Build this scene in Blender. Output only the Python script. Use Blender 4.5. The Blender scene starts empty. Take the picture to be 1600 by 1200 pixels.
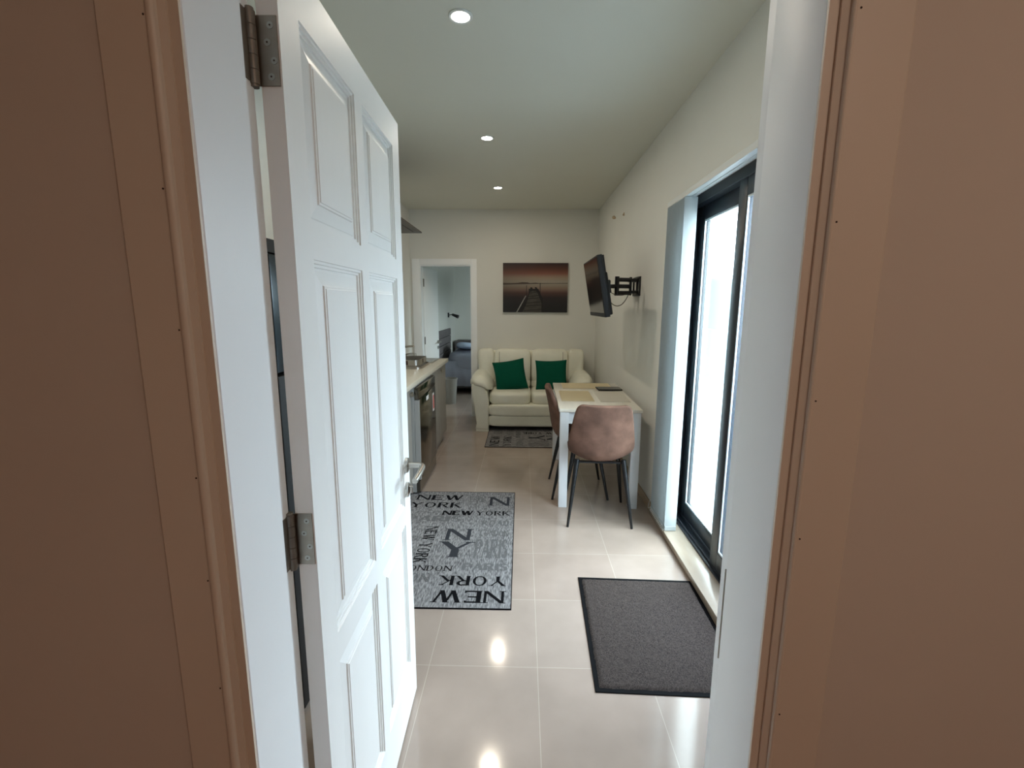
import bpy, bmesh, math, random
from mathutils import Vector, Matrix
random.seed(7)
SC = bpy.context.scene
COL = SC.collection

# ------------------------------------------------------------------ camera
cam_data = bpy.data.cameras.new('camera')
cam = bpy.data.objects.new('camera', cam_data)
COL.objects.link(cam)
cam_data.sensor_width = 36.0
cam_data.lens = 726.5 / 1600 * 36.0
cam_data.clip_start = 0.02
RX = Vector((0.99969, -0.00845, 0.0234))
# axes of the camera, from the vanishing points of the room
def _ray(px, py): return Vector(((px-800)/726.5, -(py-600)/726.5, -1.0))
_Y = _ray(818, 477).normalized()
_Z = (-_ray(781, 4888)).normalized(); _Z = (_Z - _Y*_Z.dot(_Y)).normalized()
_X = _Y.cross(_Z)
cam.matrix_world = Matrix.Translation((0, 0, 1.4725)) @ Matrix((_X, _Y, _Z)).to_4x4()
SC.camera = cam

# ------------------------------------------------------------------ view + world
SC.view_settings.view_transform = 'Standard'
SC.view_settings.look = 'None'
SC.view_settings.gamma = 1.0
SC.view_settings.use_curve_mapping = False
SC.view_settings.exposure = 1.0
world = bpy.data.worlds.new('sky'); SC.world = world
world.use_nodes = True
wn = world.node_tree.nodes; bg = wn['Background']
bg.inputs['Color'].default_value = (0.85, 0.94, 1.0, 1)
bg.inputs['Strength'].default_value = 9.3

def area_light(name, loc, rot, sx, sy, energy, color=(1,1,1), portal=False, shape='RECTANGLE', spread=None):
    l = bpy.data.lights.new(name, 'AREA'); l.shape = shape; l.size = sx
    if shape in ('RECTANGLE', 'ELLIPSE'): l.size_y = sy
    l.energy = energy; l.color = color
    if spread is not None: l.spread = spread
    if portal: l.cycles.is_portal = True
    o = bpy.data.objects.new(name, l); COL.objects.link(o)
    o.location = loc; o.rotation_euler = rot
    return o
PI = math.pi
area_light('window_portal', (1.26, 2.35, 1.06), (0, PI/2, 0), 2.1, 1.72, 1, portal=True)
area_light('bedroom_window_portal', (1.70, 7.5, 1.5), (0, PI/2, 0), 1.1, 1.1, 1, portal=True)
HALL_LAMP = 4.0
LAMP_W = 2.8

# ------------------------------------------------------------------ materials
def lin(c):
    return tuple(((v/255)/12.92 if v/255 <= .04045 else ((v/255+.055)/1.055)**2.4) for v in c) + (1,)
def mat(name, col, rough=.5, metal=0, var=0.0, scale=8, bump=0.0, bscale=60, coat=0, spec=.5, srgb=True, stretch=None):
    m = bpy.data.materials.new(name); m.use_nodes = True
    nt = m.node_tree; b = nt.nodes['Principled BSDF']
    c = lin(col) if srgb else tuple(col)+(1,)
    b.inputs['Base Color'].default_value = c
    b.inputs['Roughness'].default_value = rough
    b.inputs['Metallic'].default_value = metal
    b.inputs['Specular IOR Level'].default_value = spec
    if coat: b.inputs['Coat Weight'].default_value = coat; b.inputs['Coat Roughness'].default_value = .05
    tc = nt.nodes.new('ShaderNodeTexCoord')
    src = tc.outputs['Object']
    if stretch:
        mp = nt.nodes.new('ShaderNodeMapping'); mp.inputs['Scale'].default_value = stretch
        nt.links.new(src, mp.inputs['Vector']); src = mp.outputs['Vector']
    n = nt.nodes.new('ShaderNodeTexNoise'); n.inputs['Scale'].default_value = scale; n.inputs['Detail'].default_value = 5
    nt.links.new(src, n.inputs['Vector'])
    r = nt.nodes.new('ShaderNodeMapRange'); r.inputs['From Min'].default_value = .3; r.inputs['From Max'].default_value = .7
    r.inputs['To Min'].default_value = 1-var; r.inputs['To Max'].default_value = 1+var
    nt.links.new(n.outputs['Fac'], r.inputs['Value'])
    mx = nt.nodes.new('ShaderNodeVectorMath'); mx.operation = 'SCALE'
    mx.inputs[0].default_value = c[:3]; nt.links.new(r.outputs['Result'], mx.inputs['Scale'])
    nt.links.new(mx.outputs['Vector'], b.inputs['Base Color'])
    if bump:
        n2 = nt.nodes.new('ShaderNodeTexNoise'); n2.inputs['Scale'].default_value = bscale; n2.inputs['Detail'].default_value = 3
        nt.links.new(src, n2.inputs['Vector'])
        bp = nt.nodes.new('ShaderNodeBump'); bp.inputs['Strength'].default_value = bump; bp.inputs['Distance'].default_value = .01
        nt.links.new(n2.outputs['Fac'], bp.inputs['Height']); nt.links.new(bp.outputs['Normal'], b.inputs['Normal'])
    return m
M = {}
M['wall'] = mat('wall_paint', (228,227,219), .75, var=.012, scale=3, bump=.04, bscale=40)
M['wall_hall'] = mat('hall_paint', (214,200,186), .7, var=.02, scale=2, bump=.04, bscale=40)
M['ceiling'] = mat('ceiling_paint', (222,221,208), .75, var=.01, scale=2)
M['door'] = mat('white_door_paint', (246,246,243), .46, var=.008, scale=5, bump=.02, bscale=25, stretch=(3,3,.5))
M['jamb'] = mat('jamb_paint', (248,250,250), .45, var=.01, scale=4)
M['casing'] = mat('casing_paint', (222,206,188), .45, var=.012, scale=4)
M['nail'] = mat('nail_hole', (60,40,32), .9)
M['steel'] = mat('brushed_steel', (176,172,165), .32, 1, var=.06, scale=30, stretch=(1,1,12))
M['hinge'] = mat('hinge_steel', (158,148,136), .36, 1, var=.08, scale=40)
M['hinge_d'] = mat('hinge_knuckle', (128,120,110), .45, .7, var=.08, scale=40)
M['black_metal'] = mat('black_powder_metal', (16,17,19), .38, spec=.5, var=.05)
M['alu'] = mat('anthracite_frame', (30,36,44), .35, spec=.5, var=.04)
M['gasket'] = mat('glazing_bead', (205,215,220), .3, .3)
M['leather'] = mat('cream_leather', (236,234,216), .42, var=.03, scale=10, bump=.12, bscale=90)
M['leather_seam'] = mat('leather_seam', (120,100,78), .6)
M['green'] = mat('green_velvet', (0,80,60), .85, spec=.15, var=.06, scale=30, bump=.2, bscale=200)
M['suede'] = mat('brown_suede', (112,84,71), .8, spec=.2, var=.34, scale=9, bump=.08, bscale=140)
M['suede_in'] = mat('brown_suede_dark', (100,78,70), .8, var=.12, scale=10)
M['tabletop'] = mat('whitewashed_top', (242,236,222), .16, var=.05, scale=3, stretch=(9,1,1))
M['table_white'] = mat('table_white', (228,230,232), .4, var=.02, scale=6, stretch=(6,6,1))
M['counter'] = mat('cream_worktop', (214,206,188), .3, var=.03, scale=50)
M['cabinet'] = mat('grey_cabinet', (150,144,134), .5, var=.06, scale=6, stretch=(1,14,1))
M['knob'] = mat('satin_knob', (190,184,172), .3, 1)
M['dw'] = mat('dishwasher_steel', (120,116,108), .16, 1, var=.05, scale=20, stretch=(1,1,10))
M['dw_side'] = mat('dishwasher_side', (150,149,145), .5, 0)
M['white_label'] = mat('white_label', (225,225,222), .5)
M['red_label'] = mat('red_label', (205,60,48), .5)
M['black_glass'] = mat('black_glass', (10,10,12), .08)
M['hood'] = mat('hood_dark', (70,62,54), .4, .6)
M['fridge'] = mat('dark_fridge', (60,66,70), .28, .6)
M['fridge_side'] = mat('fridge_side', (120,130,135), .45)
M['tv'] = mat('tv_plastic', (14,15,17), .6)
M['screen'] = mat('tv_screen', (26,18,17), .12)
M['cable'] = mat('cable_grey', (70,66,60), .5)
M['marble'] = mat('beige_marble', (176,162,146), .15, var=.09, scale=4, stretch=(3,1,3))
M['skirting'] = mat('tile_skirting', (196,172,142), .2, var=.05, scale=8)
M['blind'] = mat('blind_fabric', (192,202,206), .7, var=.02, scale=30)
M['rail'] = mat('rail_white', (225,228,226), .35)
M['rug'] = None
M['rug_black'] = mat('rug_black_yarn', (12,12,15), .95, spec=.1, var=.15, scale=120, bump=.3, bscale=300)
M['rug_dark'] = mat('rug_dark_yarn', (52,53,57), .95, spec=.1, var=.15, scale=120, bump=.3, bscale=300)
M['rug_mid'] = mat('rug_mid_yarn', (104,103,103), .95, spec=.1, var=.12, scale=120, bump=.3, bscale=300)
M['mat_edge'] = mat('mat_rubber', (12,12,14), .8, spec=.1)
M['terrace'] = mat('terrace_tile', (104,112,118), .6, var=.03, scale=2)
M['parapet'] = mat('parapet_render', (60,72,80), .8, var=.03, scale=3)
M['hill'] = mat('far_hillside', (54,64,66), .9, var=.08, scale=.5)
M['bedding'] = mat('grey_bedding', (146,150,164), .9, var=.05, scale=6, bump=.2, bscale=12)
M['pillow_blue'] = mat('pale_blue_pillowcase', (196,212,236), .9, var=.04, scale=8)
M['headboard'] = mat('grey_headboard', (104,98,98), .7, var=.1, scale=8, stretch=(1,1,10))
M['wood_dark'] = mat('dark_wood', (66,56,48), .5, var=.1, scale=6)
M['bin'] = mat('pale_bin_plastic', (140,138,132), .5)
M['bed_base'] = mat('bed_base', (70,66,66), .8)
M['bulb'] = None

def _nt(name):
    m = bpy.data.materials.new(name); m.use_nodes = True
    return m, m.node_tree, m.node_tree.nodes, m.node_tree.links, m.node_tree.nodes['Principled BSDF']
# floor tile
m, nt, N, L, B = _nt('polished_floor_tile')
tc = N.new('ShaderNodeTexCoord'); mp = N.new('ShaderNodeMapping'); mp.inputs['Location'].default_value = (-.070, -.355, 0)
L.new(tc.outputs['Object'], mp.inputs['Vector'])
br = N.new('ShaderNodeTexBrick'); br.offset = 0; br.squash = 1
for k, v in (('Scale', 1), ('Mortar Size', .0016), ('Mortar Smooth', .4), ('Brick Width', .4475), ('Row Height', .4475), ('Bias', 0)): br.inputs[k].default_value = v
br.inputs['Color1'].default_value = lin((171,155,143)); br.inputs['Color2'].default_value = lin((167,150,138)); br.inputs['Mortar'].default_value = lin((192,179,164))
L.new(mp.outputs['Vector'], br.inputs['Vector'])
nz = N.new('ShaderNodeTexNoise'); nz.inputs['Scale'].default_value = 3.5; nz.inputs['Detail'].default_value = 8; L.new(tc.outputs['Object'], nz.inputs['Vector'])
mr = N.new('ShaderNodeMapRange'); mr.inputs['From Min'].default_value = .3; mr.inputs['From Max'].default_value = .7; mr.inputs['To Min'].default_value = .90; mr.inputs['To Max'].default_value = 1.09
L.new(nz.outputs['Fac'], mr.inputs['Value'])
vm = N.new('ShaderNodeVectorMath'); vm.operation = 'SCALE'; L.new(br.outputs['Color'], vm.inputs[0]); L.new(mr.outputs['Result'], vm.inputs['Scale'])
L.new(vm.outputs['Vector'], B.inputs['Base Color'])
B.inputs['Roughness'].default_value = .11; B.inputs['Specular IOR Level'].default_value = .6
M['floor'] = m
# hall floor
M['hall_floor'] = mat('hall_floor_boards', (150,92,62), .4, var=.15, scale=4, stretch=(10,1,1))
# rug weave
def weave(name, c1, c2, sc):
    m, nt, N, L, B = _nt(name)
    tc = N.new('ShaderNodeTexCoord'); mp = N.new('ShaderNodeMapping'); mp.inputs['Scale'].default_value = sc
    L.new(tc.outputs['Object'], mp.inputs['Vector'])
    n = N.new('ShaderNodeTexNoise'); n.inputs['Scale'].default_value = 1; n.inputs['Detail'].default_value = 4; L.new(mp.outputs['Vector'], n.inputs['Vector'])
    cr = N.new('ShaderNodeValToRGB'); cr.color_ramp.elements[0].position = .35; cr.color_ramp.elements[0].color = lin(c1)
    cr.color_ramp.elements[1].position = .65; cr.color_ramp.elements[1].color = lin(c2)
    L.new(n.outputs['Fac'], cr.inputs['Fac']); L.new(cr.outputs['Color'], B.inputs['Base Color'])
    bp = N.new('ShaderNodeBump'); bp.inputs['Strength'].default_value = .5; bp.inputs['Distance'].default_value = .004
    L.new(n.outputs['Fac'], bp.inputs['Height']); L.new(bp.outputs['Normal'], B.inputs['Normal'])
    B.inputs['Roughness'].default_value = .95; B.inputs['Specular IOR Level'].default_value = .15
    return m
M['rug'] = weave('grey_woven_rug', (92,90,91), (152,150,149), (150, 30, 40))
M['mat_pile'] = weave('brown_grey_mat_pile', (46,40,38), (76,67,62), (260, 200, 60))
# glass
def glass(name, tint, gl=1.0, mixw=0.0, solid=(.6,.7,.75,1)):
    m, nt, N, L, B = _nt(name); N.remove(B)
    out = N['Material Output']
    t = N.new('ShaderNodeBsdfTransparent'); t.inputs['Color'].default_value = tint
    g = N.new('ShaderNodeBsdfGlossy'); g.inputs['Roughness'].default_value = .02
    lw = N.new('ShaderNodeLayerWeight'); lw.inputs['Blend'].default_value = .5
    pw_ = N.new('ShaderNodeMath'); pw_.operation = 'POWER'; pw_.inputs[1].default_value = 5; L.new(lw.outputs['Facing'], pw_.inputs[0])
    fr = N.new('ShaderNodeMath'); fr.operation = 'MULTIPLY_ADD'; fr.inputs[1].default_value = .9; fr.inputs[2].default_value = .035; L.new(pw_.outputs[0], fr.inputs[0])
    mx = N.new('ShaderNodeMixShader'); L.new(fr.outputs[0], mx.inputs['Fac']); L.new(t.outputs[0], mx.inputs[1]); L.new(g.outputs[0], mx.inputs[2])
    last = mx
    if mixw:
        d = N.new('ShaderNodeBsdfTranslucent'); d.inputs['Color'].default_value = solid
        m2 = N.new('ShaderNodeMixShader'); m2.inputs['Fac'].default_value = mixw; L.new(mx.outputs[0], m2.inputs[1]); L.new(d.outputs[0], m2.inputs[2]); last = m2
    L.new(last.outputs[0], out.inputs['Surface'])
    return m
M['glass'] = glass('clear_glass', (.93,.98,.98,1))
M['glass_screen'] = glass('screened_glass', (.80,.85,.90,1))
def emis(name, c, s):
    m, nt, N, L, B = _nt(name); N.remove(B); e = N.new('ShaderNodeEmission'); e.inputs['Color'].default_value = c; e.inputs['Strength'].default_value = s
    L.new(e.outputs[0], N['Material Output'].inputs['Surface']); return m
M['bulb'] = emis('lamp_lens', (1,.93,.80,1), 28)
# print of the jetty: gradient of the printed picture (object z from -.31 to .31)
m, nt, N, L, B = _nt('jetty_print')
tc = N.new('ShaderNodeTexCoord'); sp = N.new('ShaderNodeSeparateXYZ'); L.new(tc.outputs['Object'], sp.inputs[0])
mr = N.new('ShaderNodeMapRange'); mr.inputs['From Min'].default_value = -.31; mr.inputs['From Max'].default_value = .31; L.new(sp.outputs['Z'], mr.inputs['Value'])
cr = N.new('ShaderNodeValToRGB'); e = cr.color_ramp.elements
e[0].position = 0; e[0].color = lin((12,12,14)); e[1].position = 1; e[1].color = lin((38,22,18))
for p, c in ((.18,(22,17,18)),(.30,(34,22,22)),(.40,(80,50,44)),(.48,(132,108,92)),(.56,(150,140,124)),(.62,(160,150,134)),(.70,(158,138,118)),(.79,(130,80,62)),(.88,(88,46,32))):
    x = e.new(p); x.color = lin(c)
L.new(mr.outputs['Result'], cr.inputs['Fac'])
# the printed picture is darker to its left
mr2 = N.new('ShaderNodeMapRange'); mr2.inputs['From Min'].default_value = -.45; mr2.inputs['From Max'].default_value = .1; mr2.inputs['To Min'].default_value = .55; mr2.inputs['To Max'].default_value = 1
L.new(sp.outputs['X'], mr2.inputs['Value'])
vm = N.new('ShaderNodeVectorMath'); vm.operation = 'SCALE'; L.new(cr.outputs['Color'], vm.inputs[0]); L.new(mr2.outputs['Result'], vm.inputs['Scale'])
L.new(vm.outputs['Vector'], B.inputs['Base Color']); B.inputs['Roughness'].default_value = .5
M['print'] = m
M['print_wood'] = mat('print_jetty', (66,62,56), .6, var=.35, scale=14, stretch=(1,1,4))
M['print_dark'] = mat('print_dark', (14,12,12), .6)
M['print_hill'] = mat('print_hill', (70,58,50), .6)
M['print_light'] = mat('print_rail', (160,158,150), .6)

# ------------------------------------------------------------------ mesh helpers
def smooth(ob, ang=35):
    for p in ob.data.polygons: p.use_smooth = True
    try:
        md = ob.modifiers.new('e', 'EDGE_SPLIT'); md.split_angle = math.radians(ang)
    except Exception: pass
def obj(name, bm, m, parent=None, sm=False, bevel=0, bseg=2, sub=0, loc=None):
    me = bpy.data.meshes.new(name); bmesh.ops.recalc_face_normals(bm, faces=bm.faces[:]); bm.to_mesh(me); bm.free()
    ms = m if isinstance(m, (list, tuple)) else [m]
    for x in ms: me.materials.append(x)
    o = bpy.data.objects.new(name, me); COL.objects.link(o)
    if parent: o.parent = parent
    if loc: o.location = loc
    if bevel:
        b = o.modifiers.new('b', 'BEVEL'); b.width = bevel; b.segments = bseg; b.limit_method = 'ANGLE'; b.angle_limit = math.radians(40)
    if sub:
        s = o.modifiers.new('s', 'SUBSURF'); s.levels = sub; s.render_levels = sub
    if sm: smooth(o)
    elif bevel:
        for p in me.polygons: p.use_smooth = True
        md = o.modifiers.new('w', 'EDGE_SPLIT'); md.split_angle = math.radians(28)
    return o
def tag(o, label, cat=None, group=None, kind=None):
    o['label'] = label
    if cat: o['category'] = cat
    if group: o['group'] = group
    if kind: o['kind'] = kind
    return o
def empty(name, loc=(0,0,0), rz=0):
    o = bpy.data.objects.new(name, None); COL.objects.link(o); o.location = loc; o.rotation_euler = (0,0,rz); o.empty_display_size = .1
    return o
def box(bm, x0, x1, y0, y1, z0, z1, mi=0, mtx=None):
    vs = [bm.verts.new(Vector(p)) for p in ((x0,y0,z0),(x1,y0,z0),(x1,y1,z0),(x0,y1,z0),(x0,y0,z1),(x1,y0,z1),(x1,y1,z1),(x0,y1,z1))]
    if mtx:
        for v in vs: v.co = mtx @ v.co
    for f in ((0,3,2,1),(4,5,6,7),(0,1,5,4),(1,2,6,5),(2,3,7,6),(3,0,4,7)):
        fc = bm.faces.new([vs[i] for i in f]); fc.material_index = mi
    return bm
def NB(*a, **k):
    bm = bmesh.new()
    if a: box(bm, *a, **k)
    return bm
def prism(bm, pts, z0, z1, mi=0):
    b = [bm.verts.new((x,y,z0)) for x,y in pts]; t = [bm.verts.new((x,y,z1)) for x,y in pts]
    n = len(pts)
    bm.faces.new(b[::-1]).material_index = mi; bm.faces.new(t).material_index = mi
    for i in range(n): bm.faces.new((b[i], b[(i+1)%n], t[(i+1)%n], t[i])).material_index = mi
    return bm
def tube(bm, pts, radii, seg=12, cap=True, mi=0):
    pts = [Vector(p) for p in pts]
    if not isinstance(radii, (list, tuple)): radii = [radii]*len(pts)
    rings = []; up = None
    for i, p in enumerate(pts):
        t = (pts[min(i+1,len(pts)-1)] - pts[max(i-1,0)]).normalized()
        if up is None:
            up = Vector((0,0,1)) if abs(t.z) < .9 else Vector((1,0,0))
        a = (up - t*up.dot(t)).normalized(); up = a; b = t.cross(a)
        rings.append([bm.verts.new(p + (a*math.cos(2*PI*k/seg) + b*math.sin(2*PI*k/seg))*radii[i]) for k in range(seg)])
    for i in range(len(rings)-1):
        for k in range(seg):
            bm.faces.new((rings[i][k], rings[i][(k+1)%seg], rings[i+1][(k+1)%seg], rings[i+1][k])).material_index = mi
    if cap: bm.faces.new(rings[0][::-1]).material_index = mi; bm.faces.new(rings[-1]).material_index = mi
    return bm
def T(*a, **k): return tube(bmesh.new(), *a, **k)
def bez(p0, p1, p2, p3, n=14):
    p0,p1,p2,p3 = map(Vector,(p0,p1,p2,p3)); r = []
    for i in range(n+1):
        t = i/n; r.append(p0*(1-t)**3 + p1*3*t*(1-t)**2 + p2*3*t*t*(1-t) + p3*t**3)
    return r
def lathe(bm, prof, c=(0,0,0), seg=28, mi=0):
    rings = []
    for r, z in prof:
        if r < 1e-6: rings.append([bm.verts.new((c[0],c[1],c[2]+z))])
        else: rings.append([bm.verts.new((c[0]+r*math.cos(2*PI*k/seg), c[1]+r*math.sin(2*PI*k/seg), c[2]+z)) for k in range(seg)])
    for a, b in zip(rings, rings[1:]):
        for k in range(seg):
            k2 = (k+1)%seg
            if len(a) == 1 and len(b) == 1: continue
            if len(a) == 1: f = (a[0], b[k2], b[k])
            elif len(b) == 1: f = (a[k], a[k2], b[0])
            else: f = (a[k], a[k2], b[k2], b[k])
            bm.faces.new(f).material_index = mi
    return bm
def puff(sx, sy, sz, n=9, power=4.0, taper=None, fn=None, mtx=None):
    """soft cushion block: superellipsoid, half sizes sx sy sz"""
    bm = bmesh.new(); bmesh.ops.create_cube(bm, size=2.0)
    bmesh.ops.subdivide_edges(bm, edges=bm.edges[:], cuts=n, use_grid_fill=True)
    for v in bm.verts:
        x, y, z = v.co
        d = (abs(x)**power + abs(y)**power + abs(z)**power)**(1/power)
        v.co = Vector((x/d*sx, y/d*sy, z/d*sz))
        if fn: v.co = Vector(fn(*v.co))
        if mtx: v.co = mtx @ v.co
    return bm

# ================================================================== SETTING
H = 2.65            # ceiling
XL, XR, YB = -1.45, .935, 6.08   # left, right, back wall
YF0, YF1 = .607, .775            # doorway wall, hall face and room face
W = M['wall']
def struct(name, bm, m, label=None, **k):
    o = obj(name, bm, m, **k); o['kind'] = 'structure'
    if label: o['label'] = label
    return o
struct('floor', NB(-1.7, 1.28, YF0, 10.0, -.12, 0), M['floor'], 'polished beige square floor tiles')
struct('floor_hall', NB(-1.2, 1.2, -2.4, YF0, -.12, 0), M['hall_floor'], 'hall floor on the near side of the doorway')
struct('ceiling', NB(-1.7, 1.24, YF0, 6.18, H, H+.12), M['ceiling'], 'plain white ceiling with a row of downlights')
struct('ceiling_bedroom', NB(-1.7, 1.75, 6.18, 10.0, H, H+.12), M['ceiling'], 'bedroom ceiling seen through the far doorway')
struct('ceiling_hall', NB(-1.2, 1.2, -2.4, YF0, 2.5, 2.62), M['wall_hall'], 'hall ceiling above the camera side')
struct('wall_left', NB(XL-.15, XL, YF1, YB, 0, H), W, 'pale wall behind the kitchen')
# right wall, with the terrace door opening y 1.5..3.2, z 0.03..2.13
WY0, WY1, WZ = 1.5, 3.17, 2.13
bm = NB(XR, XR+.3, WY1, YB, 0, H); box(bm, XR, XR+.3, YF1, WY0, 0, H); box(bm, XR, XR+.3, WY0, WY1, WZ, H)
struct('wall_right', bm, W, 'pale right wall around the sliding door')
# back wall with bedroom doorway
DX0, DX1, DZ = -1.335, -.672, 1.975
bm = NB(DX1+.0, XR+.3, YB, YB+.12, 0, H); box(bm, XL-.15, DX0, YB, YB+.12, 0, H); box(bm, DX0, DX1, YB, YB+.12, DZ, H)
struct('wall_back', bm, W, 'far wall with picture, sofa and bedroom doorway')
# doorway wall (room side)
JL, JR = -.425, .363   # rough opening faces of the lining
bm = NB(-1.6, JL-.035, YF0, YF1, 0, H); box(bm, JR+.035, XR+.3, YF0, YF1, 0, H); box(bm, JL-.035, JR+.035, YF0, YF1, 2.09, H)
for f in bm.faces:
    f.material_index = 1 if f.normal.y < 0 and False else 0
struct('wall_front', bm, W, 'wall around the entrance doorway, room side')
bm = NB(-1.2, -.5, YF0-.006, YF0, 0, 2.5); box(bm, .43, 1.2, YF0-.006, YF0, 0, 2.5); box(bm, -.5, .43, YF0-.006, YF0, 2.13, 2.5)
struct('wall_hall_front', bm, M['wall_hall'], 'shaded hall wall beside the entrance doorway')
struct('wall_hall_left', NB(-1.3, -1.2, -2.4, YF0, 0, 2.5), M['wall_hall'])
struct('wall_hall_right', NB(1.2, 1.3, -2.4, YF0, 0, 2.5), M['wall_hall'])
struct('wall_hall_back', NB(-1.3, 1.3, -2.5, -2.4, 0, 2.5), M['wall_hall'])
# bedroom shell
struct('wall_bedroom_left', NB(-1.60, XL+.03, 6.2, 9.75, 0, H), W, 'bedroom wall with headboard and reading lamp')
struct('wall_bedroom_back', NB(-1.6, 1.75, 9.75, 9.9, 0, H), W, 'far bedroom wall')
bm = NB(1.6, 1.72, 6.2, 6.95, 0, H); box(bm, 1.6, 1.72, 8.05, 9.75, 0, H); box(bm, 1.6, 1.72, 6.95, 8.05, 0, .95); box(bm, 1.6, 1.72, 6.95, 8.05, 2.05, H)
struct('wall_bedroom_right', bm, W)
struct('wall_bedroom_front', NB(XR+.3, 1.72, 6.08, 6.2, 0, H), W)
struct('floor_bedroom', NB(1.28, 1.72, 6.08, 9.9, -.12, 0), M['floor'])
bw = empty('window_2', (1.66, 7.5, 1.5)); bw['kind'] = 'structure'
bm = NB(-.03,.03,-.55,-.49,-.55,.55); box(bm,-.03,.03,.49,.55,-.55,.55); box(bm,-.03,.03,-.49,.49,-.55,-.49); box(bm,-.03,.03,-.49,.49,.49,.55); box(bm,-.03,.03,-.03,.03,-.49,.49)
obj('window_frame', bm, M['alu'], bw)
obj('pane', NB(-.004,.004,-.49,.49,-.49,.49), M['glass'], bw)

# ---- entrance door lining, casings
def stepped(sign, jx, reb, cas0, cas1, bead):
    pass
# left lining: reveal face x=-.408, stop, rebate
CZ = 2.06
bm = bmesh.new()
prism(bm, [(-.4105,.607),(-.4085,.610),(-.408,.735),(-.425,.7355),(-.425,.787),(-.46,.787),(-.46,.607)], 0, CZ+.03)
o = struct('trim_1', bm, M['jamb'], 'white left door lining with hinges', bevel=.0015, bseg=1)
bm = bmesh.new()
prism(bm, [(.347,.607),(.346,.610),(.3475,.732),(.3495,.7365),(.363,.7365),(.363,.787),(.398,.787),(.398,.607)], 0, CZ+.03)
tr2 = struct('trim_2', bm, M['jamb'], 'white right door lining with strike plate', bevel=.0015, bseg=1)
obj('strike_plate', NB(.3478,.3502,.7367,.7385,.86,1.03), M['hinge'], tr2)
struct('trim_3', NB(-.425,.363,.6075,.775,CZ,CZ+.03), M['jamb'], 'door head lining')
# casings on the hall side (front face y ~ .594) with bead
def casing(name, xs, m, label):
    # xs: outer, inner of flat, bead end, strip end, lining edge
    o_, i_, b_, s_, l_ = xs
    sg = 1 if i_ > o_ else -1
    pts = [(o_,.601),(o_,.596),(o_+sg*.003,.5935),(i_,.5935)]
    w = b_-i_
    for k in range(1, 8):
        a = PI*k/8; pts.append((i_+w*(1-math.cos(a))/2, .5935-abs(w)*.45*math.sin(a)))
    pts += [(b_,.597),(s_,.600),(s_,.6035),(l_,.6035),(l_,.6075),(o_,.6075)]
    bm = bmesh.new(); prism(bm, pts, 0, 2.13)
    c = obj(name, bm, m); smooth(c, 30); c['kind'] = 'structure'; c['label'] = label
    return c
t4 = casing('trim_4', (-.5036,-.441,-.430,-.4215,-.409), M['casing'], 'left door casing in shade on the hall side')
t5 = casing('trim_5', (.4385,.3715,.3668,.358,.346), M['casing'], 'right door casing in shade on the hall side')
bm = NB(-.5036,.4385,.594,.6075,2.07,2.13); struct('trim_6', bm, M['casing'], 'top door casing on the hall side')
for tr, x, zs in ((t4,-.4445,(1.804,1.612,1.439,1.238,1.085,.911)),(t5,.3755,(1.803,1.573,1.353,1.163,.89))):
    bm = bmesh.new()
    for z in zs:
        q = bmesh.ops.create_cone(bm, cap_ends=True, segments=8, radius1=.0012, radius2=.0012, depth=.0006)
        bmesh.ops.transform(bm, verts=q['verts'], matrix=Matrix.Translation((x,.5933,z)) @ Matrix.Rotation(PI/2,4,'X'))
    obj('nail_holes', bm, M['nail'], tr)

# ---- entrance door leaf, opened 94 degrees into the room
P1 = Vector((-.383,.795,0)); P2 = Vector((-.402,1.574,0)); LW = (P2-P1).length; ud = (P2-P1).normalized()
door = empty('door_1', (P1.x, P1.y, 0), math.atan2(ud.y, ud.x)); door['kind'] = 'structure'; door['label'] = 'open white six-panel entrance door'
# local: x along the leaf (hinge -> free), y = -? visible face is at local y=0 facing -y(local)
TH = .034
def leaf_mesh():
    bm = bmesh.new()
    us = [0, .074, .354, .410, .698, LW]; zs = [.008, .188, .724, .790, 1.554, 1.612, 1.947, 2.034]
    prof = [(0,0),(.0012,.0034),(.0062,.0036),(.0074,.0074),(.0125,.0076),(.0137,.0115),(.0180,.0115),(.0200,.0100),(.0455,.0050),(.0468,.0022),(.0510,.0020),(.0522,.0003)]
    vc = {}
    def V(x, y, z):
        k = (round(x,5), round(y,5), round(z,5))
        if k not in vc: vc[k] = bm.verts.new((x,y,z))
        return vc[k]
    for side in (0, 1):
        def yy(d): return d if side == 0 else TH-d
        for i in range(5):
            for j in range(7):
                u0,u1,z0,z1 = us[i],us[i+1],zs[j],zs[j+1]
                if i in (1,3) and j in (1,3,5):
                    prev = None
                    for ins, d in prof:
                        r = [V(u0+ins,yy(d),z0+ins),V(u1-ins,yy(d),z0+ins),V(u1-ins,yy(d),z1-ins),V(u0+ins,yy(d),z1-ins)]
                        if prev:
                            for k in range(4): bm.faces.new((prev[k],prev[(k+1)%4],r[(k+1)%4],r[k]))
                        prev = r
                    bm.faces.new(prev)
                else:
                    bm.faces.new((V(u0,yy(0),z0),V(u1,yy(0),z0),V(u1,yy(0),z1),V(u0,yy(0),z1)))
    for j in range(7):
        for u in (0, LW): bm.faces.new((V(u,0,zs[j]),V(u,TH,zs[j]),V(u,TH,zs[j+1]),V(u,0,zs[j+1])))
    for i in range(5):
        for z in (zs[0],zs[-1]): bm.faces.new((V(us[i],0,z),V(us[i+1],0,z),V(us[i+1],TH,z),V(us[i],TH,z)))
    return bm
obj('door_leaf', leaf_mesh(), M['door'], door)
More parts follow.
